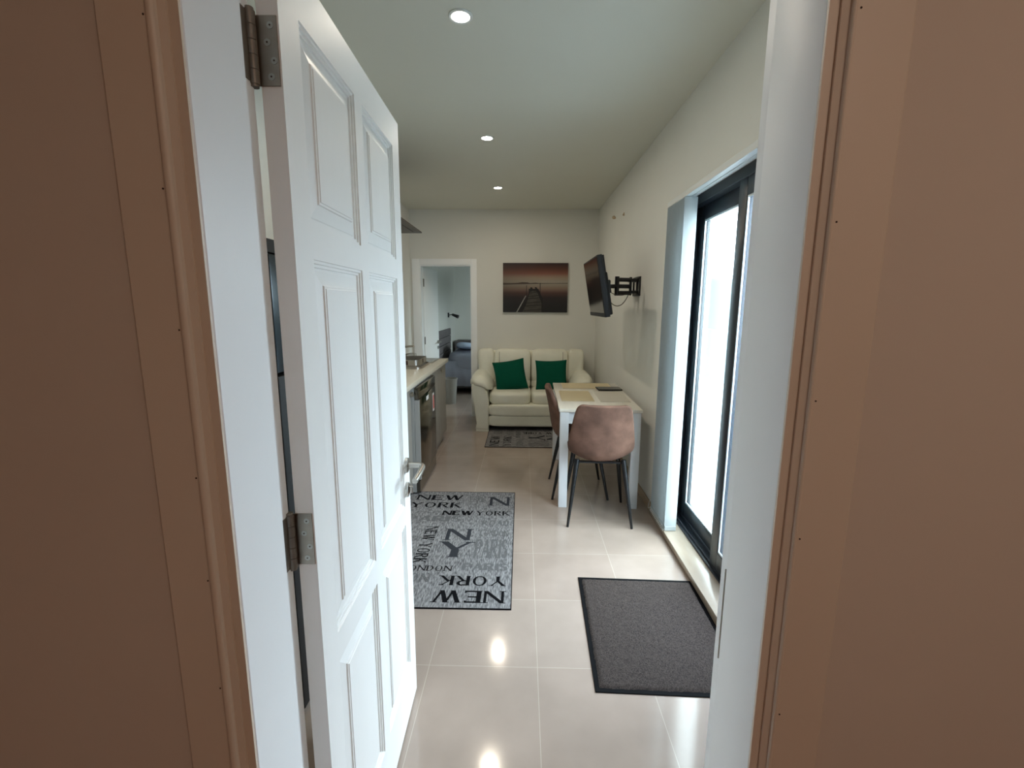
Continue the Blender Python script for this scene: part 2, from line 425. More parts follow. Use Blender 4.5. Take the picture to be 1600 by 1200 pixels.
def hinge(z):
    h = obj('hinge', NB(-.0022,.0003,.003,TH+.002,z-.05,z+.05), M['hinge'], door); h['label'] = 'steel butt hinge plate on the door edge'
    # knuckle barrel
    by = TH+.0055; bx = -.0105
    bm = bmesh.new()
    for k in range(5):
        tube(bm, [(bx,by,z-.052+k*.0209),(bx,by,z-.052+k*.0209+.0200)], .0082, 16)
    tube(bm, [(bx,by,z-.056),(bx,by,z+.056)], .0066, 12)
    b = obj('knuckle', bm, M['hinge_d'], h, sm=True)
    bm = bmesh.new()
    for k,(yy,zz) in enumerate(((.013,.036),(.019,.012),(.010,-.014),(.016,-.037))):
        tube(bm, [(-.0030,yy,z+zz),(-.0020,yy,z+zz)], .0052, 14)
        tube(bm, [(-.0034,yy,z+zz),(-.0028,yy,z+zz)], .0030, 12, mi=0)
    obj('screws', bm, M['steel'], h, sm=True)
    bm = bmesh.new()
    for k,(yy,zz) in enumerate(((.013,.036),(.019,.012),(.010,-.014),(.016,-.037))):
        tube(bm, [(-.0037,yy,z+zz),(-.0033,yy,z+zz)], .0014, 10)
    obj('screw_slots', bm, M['nail'], h)
for z in (1.862, 1.043, .24): hinge(z)
# plates of the hinges on the lining
for z in (1.862, 1.043, .24):
    obj('hinge_plate', NB(-.4252,-.4238,.752,.7865,z-.05,z+.05), M['hinge_d'], o if False else bpy.data.objects['trim_1'])
# lever handle: local -y is the room side seen from the camera
def lever(side):
    s = -1 if side == 0 else 1; y0 = 0 if side == 0 else TH
    hu, hz = .722, .930
    bm = bmesh.new(); tube(bm, [(hu,y0,hz),(hu,y0+s*.003,hz),(hu,y0+s*.009,hz),(hu,y0+s*.0105,hz)], [.0265,.0265,.0258,.022], 32)
    h = obj('handle', bm, M['steel'], door, sm=True); h['label'] = 'brushed steel lever handle' 
    pts = [(hu,y0+s*.01,hz),(hu,y0+s*.040,hz)] + [tuple(p) for p in bez((hu,y0+s*.046,hz),(hu-.001,y0+s*.058,hz),(hu-.008,y0+s*.062,hz),(hu-.022,y0+s*.062,hz-.002),8)] + [(hu-.07,y0+s*.061,hz-.006),(hu-.118,y0+s*.056,hz-.012)]
    bm = bmesh.new(); tube(bm, pts, [.0095]*len(pts), 16); obj('lever', bm, M['steel'], h, sm=True)
    kz = .842
    bm = bmesh.new(); tube(bm, [(hu,y0,kz),(hu,y0+s*.008,kz),(hu,y0+s*.0095,kz)], [.0255,.0252,.022], 32)
    k = obj('keyhole_rose', bm, M['steel'], door, sm=True); k['label'] = 'round brushed steel lock rose'
    bm = NB(hu-.003,hu+.003,min(y0+s*.009,y0+s*.024),max(y0+s*.009,y0+s*.024),kz-.013,kz+.013); obj('key', bm, M['steel'], k, bevel=.002)
lever(0); lever(1)
obj('latch_plate', NB(LW-.0005,LW+.0015,.006,TH-.006,.82,1.0), M['hinge'], door)

# ---- terrace sliding door
win = empty('window_1', (1.06, 2.35, 0)); win['kind'] = 'structure'; win['label'] = 'dark-framed sliding glass terrace door'
X0 = 1.06
def fr(bm, x0, x1, y0, y1, z0, z1): box(bm, x0-X0, x1-X0, y0-2.35, y1-2.35, z0, z1)
bm = bmesh.new()
fr(bm,1.045,1.15,WY1-.095,WY1,.04,WZ); fr(bm,1.045,1.15,WY0,WY0+.035,.04,WZ)
fr(bm,1.045,1.15,WY0+.035,WY1-.095,2.075,WZ)
fr(bm,1.035,1.15,WY0+.035,WY1-.095,.04,.052); fr(bm,1.050,1.056,WY0+.035,WY1-.095,.052,.066); fr(bm,1.094,1.106,WY0+.035,WY1-.095,.052,.070)
obj('window_frame', bm, M['alu'], win, bevel=.002, bseg=1)
def sash(x0, x1, y0, y1, m, nm, st=.085, full=.02):
    bm = bmesh.new(); z0, z1 = .058, 2.085
    fr(bm,x0,x1,y0,y0+st,z0,z1); fr(bm,x0,x1,y1-st,y1,z0,z1); fr(bm,x0,x1,y0+st,y1-st,z0,z0+.105); fr(bm,x0,x1,y0+st,y1-st,z1-.095,z1)
    s = obj('sliding_sash', bm, M['alu'], win, bevel=.003, bseg=2); s['label'] = nm
    xm = (x0+x1)/2
    bm = bmesh.new(); fr(bm,xm-.010,xm+.010,y0+st,y1-st,z0+.105,z1-.095)
    # hollow double pane: two sheets
    bm.free(); bm = bmesh.new(); fr(bm,xm-.002,xm+.002,y0+st,y1-st,z0+.105,z1-.095)
    obj('pane', bm, m, s)
    bm = bmesh.new(); e = .010
    a, b, c, d = y0+st, y1-st, z0+.105, z1-.095
    for (p,q,r,t) in ((a,a+e,c,d),(b-e,b,c,d),(a+e,b-e,c,c+e),(a+e,b-e,d-e,d)): fr(bm,x0+.004,x0+.012,p,q,r,t)
    obj('glazing_bead', bm, M['gasket'], s)
    return s
sash(1.096,1.136,2.345,3.072,M['glass'],'far sliding sash of the terrace door')
sash(1.052,1.088,1.535,2.430,M['glass_screen'],'near sliding sash with greyer glass')
# marble threshold
struct('trim_7', NB(.915,1.16,WY0-.02,WY1,0,.040), M['marble'], 'beige marble threshold under the sliding door', bevel=.004)
struct('trim_8', NB(1.16,1.27,WY0,WY1,-.02,.03), M['marble'])
# blind rail recess shadow line + skirting
bm = NB(XR-.010,XR,3.19,YB,0,.07); struct('baseboard_right', bm, M['skirting'], 'beige tile skirting on the right wall', bevel=.002, bseg=1)
bm = NB(DX1+.075,XR-.01,YB-.010,YB,0,.07); struct('baseboard_back', bm, M['skirting'], bevel=.002, bseg=1)

# bedroom doorway casing and leaf
def dcase(name, y0, y1):
    bm = NB(DX0-.095,DX0,y0,y1,0,DZ+.075); box(bm,DX1,DX1+.072,y0,y1,0,DZ+.075); box(bm,DX0,DX1,y0,y1,DZ,DZ+.075)
    return struct(name, bm, M['jamb'], 'white casing of the bedroom doorway', bevel=.004)
dcase('trim_9', YB-.014, YB)
bm = NB(DX0-.0,DX0+.012,YB,YB+.12,0,DZ); box(bm,DX1-.012,DX1,YB,YB+.12,0,DZ); box(bm,DX0+.012,DX1-.012,YB,YB+.12,DZ-.012,DZ)
struct('trim_10', bm, M['jamb'], 'lining of the bedroom doorway')
d2 = empty('door_2', (DX0+.018, YB+.125, 0), math.radians(83)); d2['kind'] = 'structure'; d2['label'] = 'white bedroom door standing open'
obj('door_leaf', NB(0,.63,0,.036,.01,1.955), M['door'], d2, bevel=.002)
for z in (1.76,1.0,.25): obj('hinge', NB(-.006,.03,-.003,.0,z-.05,z+.05), M['hinge_d'], d2)
h = obj('handle', T([(.57,0,.94),(.57,-.012,.94)],.025,20), M['steel'], d2, sm=True)
obj('lever', T([(.57,-.01,.94),(.57,-.048,.94),(.56,-.055,.94),(.45,-.055,.935)],.009,12), M['steel'], h, sm=True)
obj('keyhole_rose', T([(.57,0,.86),(.57,-.010,.86)],.025,20), M['steel'], d2, sm=True)

# outside: terrace, parapet, far hillside
struct('floor_terrace', NB(1.27,4.2,-2,9,-.14,-.02), M['terrace'], 'pale terrace outside')
tp = obj('parapet_wall', NB(4.2,4.35,-2,12,-.14,.95), M['parapet']); tag(tp, 'low pale parapet wall beyond the terrace, seen through the sliding door', 'wall', kind='thing')
bm = bmesh.new()
pts = [(-30,0)]; random.seed(3)
for i in range(61):
    y = -30+i*5.0; pts.append((y, 5+.03*max(0,y)+1.3*math.sin(i*.35)+.6*math.sin(i*.9+1)))
pts.append((pts[-1][0],-8)); pts[0] = (-30,-8)
vs0 = [bm.verts.new((60,y,z)) for y,z in pts]; vs1 = [bm.verts.new((95,y,z-1)) for y,z in pts]
bm.faces.new(vs0); bm.faces.new(vs1[::-1])
for i in range(len(pts)): bm.faces.new((vs0[i],vs0[(i+1)%len(pts)],vs1[(i+1)%len(pts)],vs1[i]))
hl = obj('hillside', bm, M['hill']); hl['kind'] = 'structure'; hl['label'] = 'hazy far hillside through the glass'

# ================================================================== THINGS
# ---- downlights
def downlight():
    r = empty('downlight')
    bm = bmesh.new(); lathe(bm, [(.050,0),(.050,-.004),(.046,-.007),(.038,-.006),(.036,0),(.050,0)], seg=40)
    obj('trim_ring', bm, M['rail'], r, sm=True)
    bm = bmesh.new(); lathe(bm, [(0,-.0045),(.0365,-.0045),(.0365,-.001),(0,-.001)], seg=40)
    obj('lens', bm, M['bulb'], r)
    return r
dl0 = downlight()
names = ['round recessed downlight nearest the doorway, largest of the row', 'round recessed downlight in the middle of the ceiling row', 'round recessed downlight farthest back, above the sofa end']
for i, y in enumerate((2.14, 3.556, 4.98)):
    if i == 0: r = dl0
    else:
        r = dl0.copy(); COL.objects.link(r)
        for ch in list(dl0.children):
            c = ch.copy(); COL.objects.link(c); c.parent = r
    r.location = (-.27, y, H)
    tag(r, names[i], 'ceiling light', 'recessed ceiling downlights')
    area_light('downlight_light', (-.27, y, H-.012), (0,0,0), .07, .07, LAMP_W, (1,.88,.72), shape='DISK')
area_light('hall_lamp_light', (.75, -.7, 2.44), (0,0,0), .25, .25, HALL_LAMP, (1,.80,.66), shape='DISK')

# ---- tiny wall fixings
bm = bmesh.new(); tube(bm, [(.935,5.10,2.385),(.925,5.05,2.372),(.93,4.99,2.355)], [.010,.018,.008], 8)
tag(obj('wall_plug', bm, M['skirting']), 'tan plaster chip high on the right wall, the larger and farther of two', 'wall fixing', 'marks on the right wall')
bm = bmesh.new(); tube(bm, [(.935,4.574,2.33),(.927,4.574,2.305)], [.006,.010], 8)
tag(obj('wall_plug', bm, M['skirting']), 'small tan fixing high on the right wall, the nearer and smaller of two', 'wall fixing', 'marks on the right wall')

# ---- vertical blind
vb = empty('vertical_blind', (.960,2.985,0)); tag(vb, 'white vertical blind drawn aside at the far end of the sliding door', 'blind')
bm = NB(-.035,.0,-1.48,.19,2.095,2.128); box(bm,.010,.034,-1.48,.19,2.100,2.128); box(bm,.0,.010,-1.48,.19,2.120,2.128)
obj('head_rail', bm, M['rail'], vb, bevel=.002, bseg=1)
bm = bmesh.new()
for k in range(16):
    y = .165 - k*.0215
    n = 6
    for s in range(n):
        xa, xb = -.040+.074*s/n, -.040+.074*(s+1)/n
        ya, yb = y-.004*math.sin(PI*s/n), y-.004*math.sin(PI*(s+1)/n)
        vs = [bm.verts.new(p) for p in ((xa,ya,.045),(xb,yb,.045),(xb,yb,2.09),(xa,ya,2.09),(xa,ya+.0012,.045),(xb,yb+.0012,.045),(xb,yb+.0012,2.09),(xa,ya+.0012,2.09))]
        for f in ((0,1,2,3),(7,6,5,4),(0,4,5,1),(3,2,6,7),(0,3,7,4),(1,5,6,2)): bm.faces.new([vs[i] for i in f])
obj('slats', bm, M['blind'], vb)
bm = bmesh.new()
for k in range(16):
    y = .165 - k*.0215; box(bm,-.038,.032,y-.006,y+.004,.043,.072)
obj('bottom_weights', bm, M['blind'], vb)
bm = bmesh.new()
for k in range(15):
    y = .165 - k*.0215
    tube(bm, bez((-.039,y,.058),(-.050,y-.006,.026),(-.050,y-.016,.026),(-.039,y-.0215,.058),5), .0016, 6)
tube(bm, bez((-.042,.165,.06),(-.058,.175,.03),(-.058,.185,.04),(-.042,.19,.10),8), .0016, 6)
obj('bead_chain', bm, M['rail'], vb)

# ---- dining table
th = math.radians(-1.2)
tb = empty('dining_table', (.568,3.81,0), th); tag(tb, 'white four-legged dining table with pale wood top against the right wall', 'table')
tw, tl = .295, .575
obj('tabletop', NB(-tw,tw,-tl,tl,.722,.745), M['tabletop'], tb, bevel=.003)
bm = NB(-tw+.02,tw-.02,-tl+.02,-tl+.038,.635,.722); box(bm,-tw+.02,tw-.02,tl-.038,tl-.02,.635,.722); box(bm,-tw+.02,-tw+.038,-tl+.038,tl-.038,.635,.722); box(bm,tw-.038,tw-.02,-tl+.038,tl-.038,.635,.722)
obj('apron', bm, M['table_white'], tb)
for sx in (-1,1):
    for sy in (-1,1):
        x0 = sx*(tw-.008); x1 = sx*(tw-.070); y0 = sy*(tl-.006); y1 = sy*(tl-.068)
        obj('leg', NB(min(x0,x1),max(x0,x1),min(y0,y1),max(y0,y1),0,.722), M['table_white'], tb, bevel=.002)
# placemats on the table, tablet
M['mat_beige'] = mat('beige_placemat', (206,190,152), .55, var=.08, scale=20, stretch=(1,20,1))
M['mat_white'] = mat('ivory_placemat', (212,206,192), .45, var=.02, scale=20)
def placemat(x0,x1,y0,y1,m,label):
    o = obj('placemat', NB(-(x1-x0)/2,(x1-x0)/2,-(y1-y0)/2,(y1-y0)/2,0,.003), m, bevel=.001, bseg=1); o.location = ((x0+x1)/2,(y0+y1)/2,.7452); o.rotation_euler = (0,0,th)
    tag(o, label, 'placemat', 'placemats on the dining table')
placemat(.305,.56,3.52,3.95,M['mat_beige'],'beige placemat on the left half of the table, near the side chair')
placemat(.60,.83,3.50,3.93,M['mat_white'],'ivory placemat on the right half of the table, in front of the tablet')
placemat(.36,.80,4.08,4.36,M['mat_beige'],'beige placemat across the far end of the table')
tbt = empty('tablet', (.755,4.045,.7485), math.radians(2)); tag(tbt, 'dark slim tablet lying on the table towards the wall', 'tablet')
obj('casing', NB(-.105,.105,-.075,.075,0,.009), M['tv'], tbt, bevel=.003)
obj('screen', NB(-.098,.098,-.067,.067,.009,.0096), M['black_glass'], tbt)

# ---- chairs: bucket shell on four splayed black legs. local +y = front
def chair(label, loc, rz, group):
    r = empty('dining_chair', loc, rz)
    prof = [(.215,.452,.195),(.200,.470,.200),(.13,.470,.208),(.03,.460,.212),(-.07,.448,.212),(-.135,.450,.210),(-.180,.482,.218),(-.201,.545,.222),(-.212,.62,.212),(-.225,.70,.200),(-.240,.77,.188),(-.251,.815,.178),(-.256,.838,.165),(-.258,.848,.140)]
    nu = 14; bm = bmesh.new(); G = []
    for j, (y,z,w) in enumerate(prof):
        row = []
        ta = prof[min(j+1,len(prof)-1)]; tb_ = prof[max(j-1,0)]
        tg = Vector((0, ta[0]-tb_[0], ta[1]-tb_[1])).normalized(); nrm = Vector((0, -tg.z, tg.y)) * -1
        if nrm.z < 0 and j < 5: nrm = -nrm
        nrm = Vector((0, tg.z, -tg.y)); 
        if j < 5 and nrm.z < 0: nrm = -nrm
        if j >= 5 and nrm.y < 0: nrm = -nrm
        curl = [.012,.02,.035,.050,.066,.082,.085,.070,.056,.044,.034,.026,.022,.018][j]
        for i in range(nu+1):
            s = -1+2*i/nu
            p = Vector((s*w, y, z)) + nrm*curl*abs(s)**2.2
            # bend region blends upward too
            row.append(bm.verts.new(p))
        G.append(row)
    for j in range(len(prof)-1):
        for i in range(nu): bm.faces.new((G[j][i],G[j][i+1],G[j+1][i+1],G[j+1][i]))
    o = obj('seat_shell', bm, M['suede'], r)
    sd = o.modifiers.new('so','SOLIDIFY'); sd.thickness = .034; sd.offset = 0
    ss = o.modifiers.new('su','SUBSURF'); ss.levels = 2; ss.render_levels = 2
    for p in o.data.polygons: p.use_smooth = True
    for sx in (-1,1):
        for sy in (-1,1):
            obj('leg', T([(sx*.155,sy*.125,.450),(sx*.158,sy*.128,.425),(sx*.213,sy*.212,.004),(sx*.214,sy*.213,0)],[.017,.018,.0085,.008],16), M['black_metal'], r, sm=True)
    bm = NB(-.15,.15,-.120,-.100,.420,.432); box(bm,-.15,.15,.100,.120,.420,.432); box(bm,-.015,.015,-.100,.100,.420,.432)
    obj('under_frame', bm, M['black_metal'], r)
    tag(r, label, 'chair', group)
    return r
chair('brown suede bucket chair at the near end of the table, its back to the doorway', (.53,3.145,0), math.radians(-2), 'chairs at the dining table')
chair('brown suede bucket chair tucked sideways under the left side of the table', (.445,3.60,0), math.radians(-90), 'chairs at the dining table')

# ---- sofa
sf = empty('sofa', (.10,5.67,0)); tag(sf, 'cream leather two-seat sofa against the far wall', 'sofa')
LE = M['leather']
def P(name, bm, m=LE, par=sf, sub=0): 
    o = obj(name, bm, m, par, sub=sub)
    for p in o.data.polygons: p.use_smooth = True
    return o
P('base', puff(.50,.30,.135,8,10,mtx=Matrix.Translation((0,0.0,.195))))
# lower front rail and upper front panel
P('front_rail', puff(.503,.05,.068,8,8,mtx=Matrix.Translation((0,-.305,.128))))
P('front_panel', puff(.503,.055,.072,8,6,mtx=Matrix.Translation((0,-.312,.255))))
for sx in (-1,1):
    P('seat_cushion', puff(.252,.30,.085,10,5,mtx=Matrix.Translation((sx*.2515,-.045,.385))))
    # back cushion: two segments, leaning, with lumbar
    R = Matrix.Translation((sx*.235,.215,.705)) @ Matrix.Rotation(math.radians(-9),4,'X')
    P('back_cushion', puff(.232,.095,.225,10,6,fn=lambda x,y,z: (x,y-.02*math.sin((z+.225)/.45*PI),z),mtx=R))
    R = Matrix.Translation((sx*.24,.165,.495)) @ Matrix.Rotation(math.radians(-5),4,'X')
    P('lumbar_cushion', puff(.235,.09,.065,8,4,mtx=R))
    # back wing
    R = Matrix.Translation((sx*.560,.225,.695)) @ Matrix.Rotation(math.radians(-9),4,'X') @ Matrix.Rotation(sx*math.radians(3),4,'Y')
    P('back_wing', puff(.105,.095,.235,8,5,mtx=R))
P('back_frame', puff(.655,.07,.40,8,14,mtx=Matrix.Translation((0,.325,.50)) @ Matrix.Rotation(math.radians(-3),4,'X')))
for sx in (-1,1):
    # arm body: panel tapering downwards with curved inner front
    bm = bmesh.new()
    prof = [(.655,.03),(.640,.10),(.690,.46),(.700,.53),(.690,.57),(.62,.58),(.555,.54),(.515,.46),(.500,.38),(.500,.03)]
    f0 = [bm.verts.new((sx*x,-.375,z)) for x,z in prof]; f1 = [bm.verts.new((sx*(x),.33,z)) for x,z in prof]
    bm.faces.new(f0); bm.faces.new(f1[::-1])
    for i in range(len(prof)): bm.faces.new((f0[i],f0[(i+1)%len(prof)],f1[(i+1)%len(prof)],f1[i]))
    a = obj('arm', bm, LE, sf, bevel=.014, bseg=3)
    # overstuffed arm pad drooping over the inner side
    def fn(x,y,z,sx=sx):
        # x across (-.13..13 ; + = outer), bend down toward the inner side and the front
        t = (x+.13)/.26
        zz = z + .03 - .115*max(0,(.55-t)/.55)**1.7 - .05*max(0,(t-.75)/.25)**2
        zz -= .045*max(0,(-y-.22)/.17)**2
        return (sx*x, y, zz)
    P('arm_pad', puff(.135,.385,.060,12,3.2,fn=fn,mtx=Matrix.Translation((sx*.595,-.010,.585))))
for sx in (-1,1):
    for y in (-.31,.31):
        x = sx*.575; o = obj('foot', NB(x-.075 if y<0 else x-.03,x+.075 if y<0 else x+.03,y-.055,y+.03,.008 if sx>0 else 0,.035), LE if y<0 else M['wood_dark'], sf, bevel=.004)
for sx in (-1,1):
    bm = bmesh.new(); tube(bm, [(sx*.395,.112,.90),(sx*.395,.095,.85),(sx*.395,.085,.70),(sx*.395,.10,.56)], .0022, 6)
    obj('seam', bm, M['leather_seam'], sf)

# ---- green cushions
def cushion(loc, rot, s, label):
    bm = bmesh.new(); n = 16; top=[]; bot=[]
    for j in range(n+1):
        a=[];b=[]
        for i in range(n+1):
            u=-1+2*i/n; v=-1+2*j/n
            e = max(0,(1-u*u))**.55*max(0,(1-v*v))**.55
            pin = 1-.07*(1-v*v)*abs(u)**1 ; pin2 = 1-.07*(1-u*u)*abs(v)
            x=u*s*pin; z=v*s*pin2
            a.append(bm.verts.new((x,-.068*e-.002,z))); b.append(bm.verts.new((x,.068*e+.002,z)) )
        top.append(a); bot.append(b)
    for j in range(n):
        for i in range(n):
            bm.faces.new((top[j][i],top[j][i+1],top[j+1][i+1],top[j+1][i])); bm.faces.new((bot[j+1][i],bot[j+1][i+1],bot[j][i+1],bot[j][i]))
    for i in range(n):
        bm.faces.new((top[0][i],bot[0][i],bot[0][i+1],top[0][i+1])); bm.faces.new((top[n][i+1],bot[n][i+1],bot[n][i],top[n][i]))
        bm.faces.new((top[i][0],top[i+1][0],bot[i+1][0],bot[i][0])); bm.faces.new((top[i][n],bot[i][n],bot[i+1][n],top[i+1][n]))
    o = obj('throw_cushion', bm, M['green']); 
    for p in o.data.polygons: p.use_smooth = True
    o.location = loc; o.rotation_euler = rot
    tag(o, label, 'cushion', 'green cushions on the sofa')
    return o
cushion((-.155,5.615,.628), (math.radians(-24),math.radians(-9),math.radians(4)), .195, 'dark green square cushion on the left seat of the sofa, tilted')
cushion((.345,5.615,.632), (math.radians(-22),math.radians(-2),math.radians(-3)), .193, 'dark green square cushion on the right seat of the sofa, behind the table')

# ---- canvas picture of a jetty
pc = empty('canvas_picture', (.148,YB-.016,1.692)); tag(pc, 'canvas print of a jetty at dusk hanging above the sofa', 'picture')
pw, ph = .412, .308
cv = obj('canvas', NB(-pw,pw,-.0145,.0155,-ph,ph), M['print'], pc)
bm = bmesh.new()
def flat(pts, mi, y=-.0152):
    bm.faces.new([bm.verts.new((x,y,z)) for x,z in pts]).material_index = mi
def PX(u,v): return ((u-.5)*2*pw, (.5-v)*2*ph)  # u,v from the top left
# hills
flat([PX(*p) for p in ((.0,.40),(.12,.405),(.22,.40),(.30,.385),(.38,.39),(.42,.405),(.50,.395),(.56,.405),(.80,.405),(1,.40),(1,.412),(.5,.42),(.2,.43),(0,.44))], 2, -.0149)
# jetty boards
flat([PX(*p) for p in ((.20,1),(.35,.78),(.40,.62),(.40,.52),(.55,.52),(.58,.62),(.62,.72),(.62,1))], 1, -.0150)
flat([PX(*p) for p in ((.30,1),(.36,.84),(.40,.66),(.43,.56),(.52,.56),(.555,.66),(.60,.82),(.60,1))], 0, -.0152)
for k in range(6):
    v = .60+k*.055+k*k*.003; w = .08+.016*k
    flat([PX(.485-w,v+.014*(k%2)),PX(.485+w,v-.03+.014*(k%2)),PX(.485+w,v-.018+.014*(k%2)),PX(.485-w,v+.012+.014*(k%2))], 1, -.0154)
for (u,v0,v1,w) in ((.365,.45,.68,.008),(.575,.40,.66,.010)): flat([PX(u-w/2,v0),PX(u+w/2,v0),PX(u+w/2,v1),PX(u-w/2,v1)], 1, -.0156)
flat([PX(*p) for p in ((.40,.57),(.43,.485),(.46,.50),(.445,.58))],1,-.0156); flat([PX(*p) for p in ((.49,.485),(.52,.49),(.56,.57),(.52,.58))],1,-.0156)
flat([PX(*p) for p in ((.205,1),(.225,1),(.362,.66),(.350,.66))], 3, -.0158)
obj('printed_jetty', bm, [M['print_wood'],M['print_dark'],M['print_hill'],M['print_light']], pc)

# ---- television on articulated wall bracket
tv = empty('television', (.60,3.76,1.615)); tag(tv, 'black flat television tilted downwards on a wall arm', 'television')
tilt = math.radians(10)
RT = Matrix.Rotation(tilt,4,'Y')   # top leans to -x when rotating so
RT = Matrix.Rotation(-tilt,4,'Y')
def tvbox(name, x0,x1,y0,y1,z0,z1,m,bev=.004,par=None):
    return obj(name, NB(x0,x1,y0,y1,z0,z1,mtx=RT), m, par or tv, bevel=bev)
body = tvbox('housing', -.050,-.012,-.365,.365,-.222,.222, M['tv'])
tvbox('screen', -.0515,-.050,-.352,.352,-.190,.210, M['screen'],0)
tvbox('back_bulge', -.012,.028,-.26,.26,-.215,.10, M['tv'],.01)
tvbox('lower_bezel', -.053,-.050,-.362,.362,-.220,-.192, M['tv'],.001)
br_ = empty('tv_wall_bracket', (XR,3.86,1.63)); tag(br_, 'black articulated steel arm holding the television to the right wall', 'bracket')
bm = NB(-.012,0,-.045,.19,-.078,-.060); box(bm,-.012,0,-.045,.19,.055,.075); box(bm,-.012,0,-.045,-.028,-.060,.055); box(bm,-.012,0,.05,.075,-.060,.055); box(bm,-.012,0,.165,.19,-.060,.055)
obj('wall_plate', bm, M['black_metal'], br_, bevel=.002)
bm = bmesh.new()
for z in (-.048,.045): box(bm,-.075,-.012,-.02,.10,z-.012,z+.012)
tube(bm,[(-.072,.0,-.075),(-.072,.0,.07)],.011,16); obj('hinge_block', bm, M['black_metal'], br_, bevel=.003)
bm = bmesh.new()
for z in (-.056,-.004,.048):
    tube(bm,[(-.072,0,z),(-.190,-.045,z)],.0165,14)
tube(bm,[(-.190,-.045,-.078),(-.190,-.045,.072)],.018,16)
obj('arm', bm, M['black_metal'], br_, sm=True)
bm = bmesh.new()
tube(bm,[(-.190,-.045,-.004),(-.262,-.075,-.006)],.016,14)
tube(bm,[(-.262,-.075,-.05),(-.262,-.075,.04)],.015,14)
obj('tilt_head', bm, M['black_metal'], br_, sm=True)
bm = bmesh.new(); Rp = Matrix.Translation((XR-.300-XR,-.10,-.015)) @ RT
box(bm,-.006,.010,-.12,-.09,-.13,.24,mtx=Rp); box(bm,-.006,.010,.09,.12,-.13,.24,mtx=Rp); box(bm,-.004,.035,-.09,.09,-.05,.05,mtx=Rp)
obj('mounting_rails', bm, M['black_metal'], br_, bevel=.002)
cb = empty('television_cable', (.62,3.72,1.56)); tag(cb, 'thin grey cables looping from the television back to the wall arm', 'cable')
bm = bmesh.new()
tube(bm, bez((.03,-.05,-.03),(.10,0,-.13),(.18,.06,-.10),(.235,.14,.02),16), .0032, 8)
tube(bm, bez((.02,-.06,.035),(.07,0,.0),(.16,.05,-.03),(.235,.14,.02),16), .0028, 8)
tube(bm, bez((.05,-.02,.06),(.05,-.04,.02),(.035,-.05,-.02),(.03,-.05,-.03),8), .0028, 8)
obj('cord', bm, M['cable'], cb, sm=True)

# ---- kitchen run
KX = -.845   # cabinet door faces
wt = obj('worktop', NB(XL+.003,-.815,2.06,5.02,.862,.900), M['counter'], bevel=.004); tag(wt, 'long cream kitchen worktop with thick front edge', 'worktop')
def cabinet(y0, y1, label, doors=1, knob_side=1):
    c = empty('base_cabinet', (XL+.004, (y0+y1)/2, 0)); h = (y1-y0)/2
    D = KX-.02-(XL+.004)
    bm = NB(0,D,-h+.001,h-.001,.10,.860); obj('body', bm, M['cabinet'], c)
    obj('plinth', NB(0,D-.02,-h+.001,h-.001,0,.10), M['cabinet'], c)
    w = 2*h/doors
    for k in range(doors):
        a = -h+k*w+.0015; b = -h+(k+1)*w-.0015
        d = obj('door', NB(D,D+.019,a,b,.103,.855), M['cabinet'], c, bevel=.0015, bseg=1)
        ky = (b-.045) if (k if doors>1 else knob_side)==0 else (a+.045)
        if doors == 1: ky = a+.12 if knob_side == 0 else b-.025
        obj('knob', T([(D+.019,ky,.81),(D+.030,ky,.81),(D+.032,ky,.81),(D+.044,ky,.81),(D+.046,ky,.81)],[.008,.008,.018,.018,.013],18), M['knob'], d, sm=True)
    tag(c, label, 'cabinet', 'kitchen base cabinets')
    return c
cabinet(2.07,2.72,'grey base cabinet behind the open entrance door, nearest the fridge')
cabinet(2.725,3.425,'grey base cabinet just before the dishwasher, partly behind the door edge',1,1)
cabinet(4.11,4.56,'grey base cabinet right after the dishwasher',1,0)
cabinet(4.565,5.005,'grey base cabinet at the far end of the worktop',1,0)
dw = empty('dishwasher', (-1.40,3.768,0)); tag(dw, 'dark steel dishwasher with stickers standing proud of the grey cabinets', 'dishwasher')
x = lambda v: v+1.40
obj('body', NB(x(-1.40),x(-.825),-.332,.332,.02,.858), M['dw_side'], dw, bevel=.002, bseg=1)
d = obj('door', NB(x(-.822),x(-.788),-.300,.332,.125,.760), M['dw'], dw, bevel=.003); d['label'] = 'dark reflective steel door'
obj('door_edge', NB(x(-.822),x(-.788),-.332,-.303,.125,.758), M['dw_side'], dw)
obj('control_panel', NB(x(-.822),x(-.788),-.332,.332,.765,.852), M['dw'], dw, bevel=.003)
obj('kick_plate', NB(x(-.822),x(-.795),-.332,.332,.02,.115), M['dw'], dw)
obj('energy_sticker', NB(x(-.788),x(-.7872),.215,.262,.57,.69), M['red_label'], dw)
obj('sticker_backing', NB(x(-.788),x(-.7875),.205,.272,.55,.71), M['white_label'], dw)
obj('badge', NB(x(-.788),x(-.7872),-.06,.03,.70,.735), M['white_label'], dw)
# hob (dark) near the door
hb = obj('hob', NB(-1.37,-.865,2.80,3.375,.9005,.907), M['black_glass'], bevel=.002); tag(hb, 'black glass hob let into the cream worktop', 'hob')
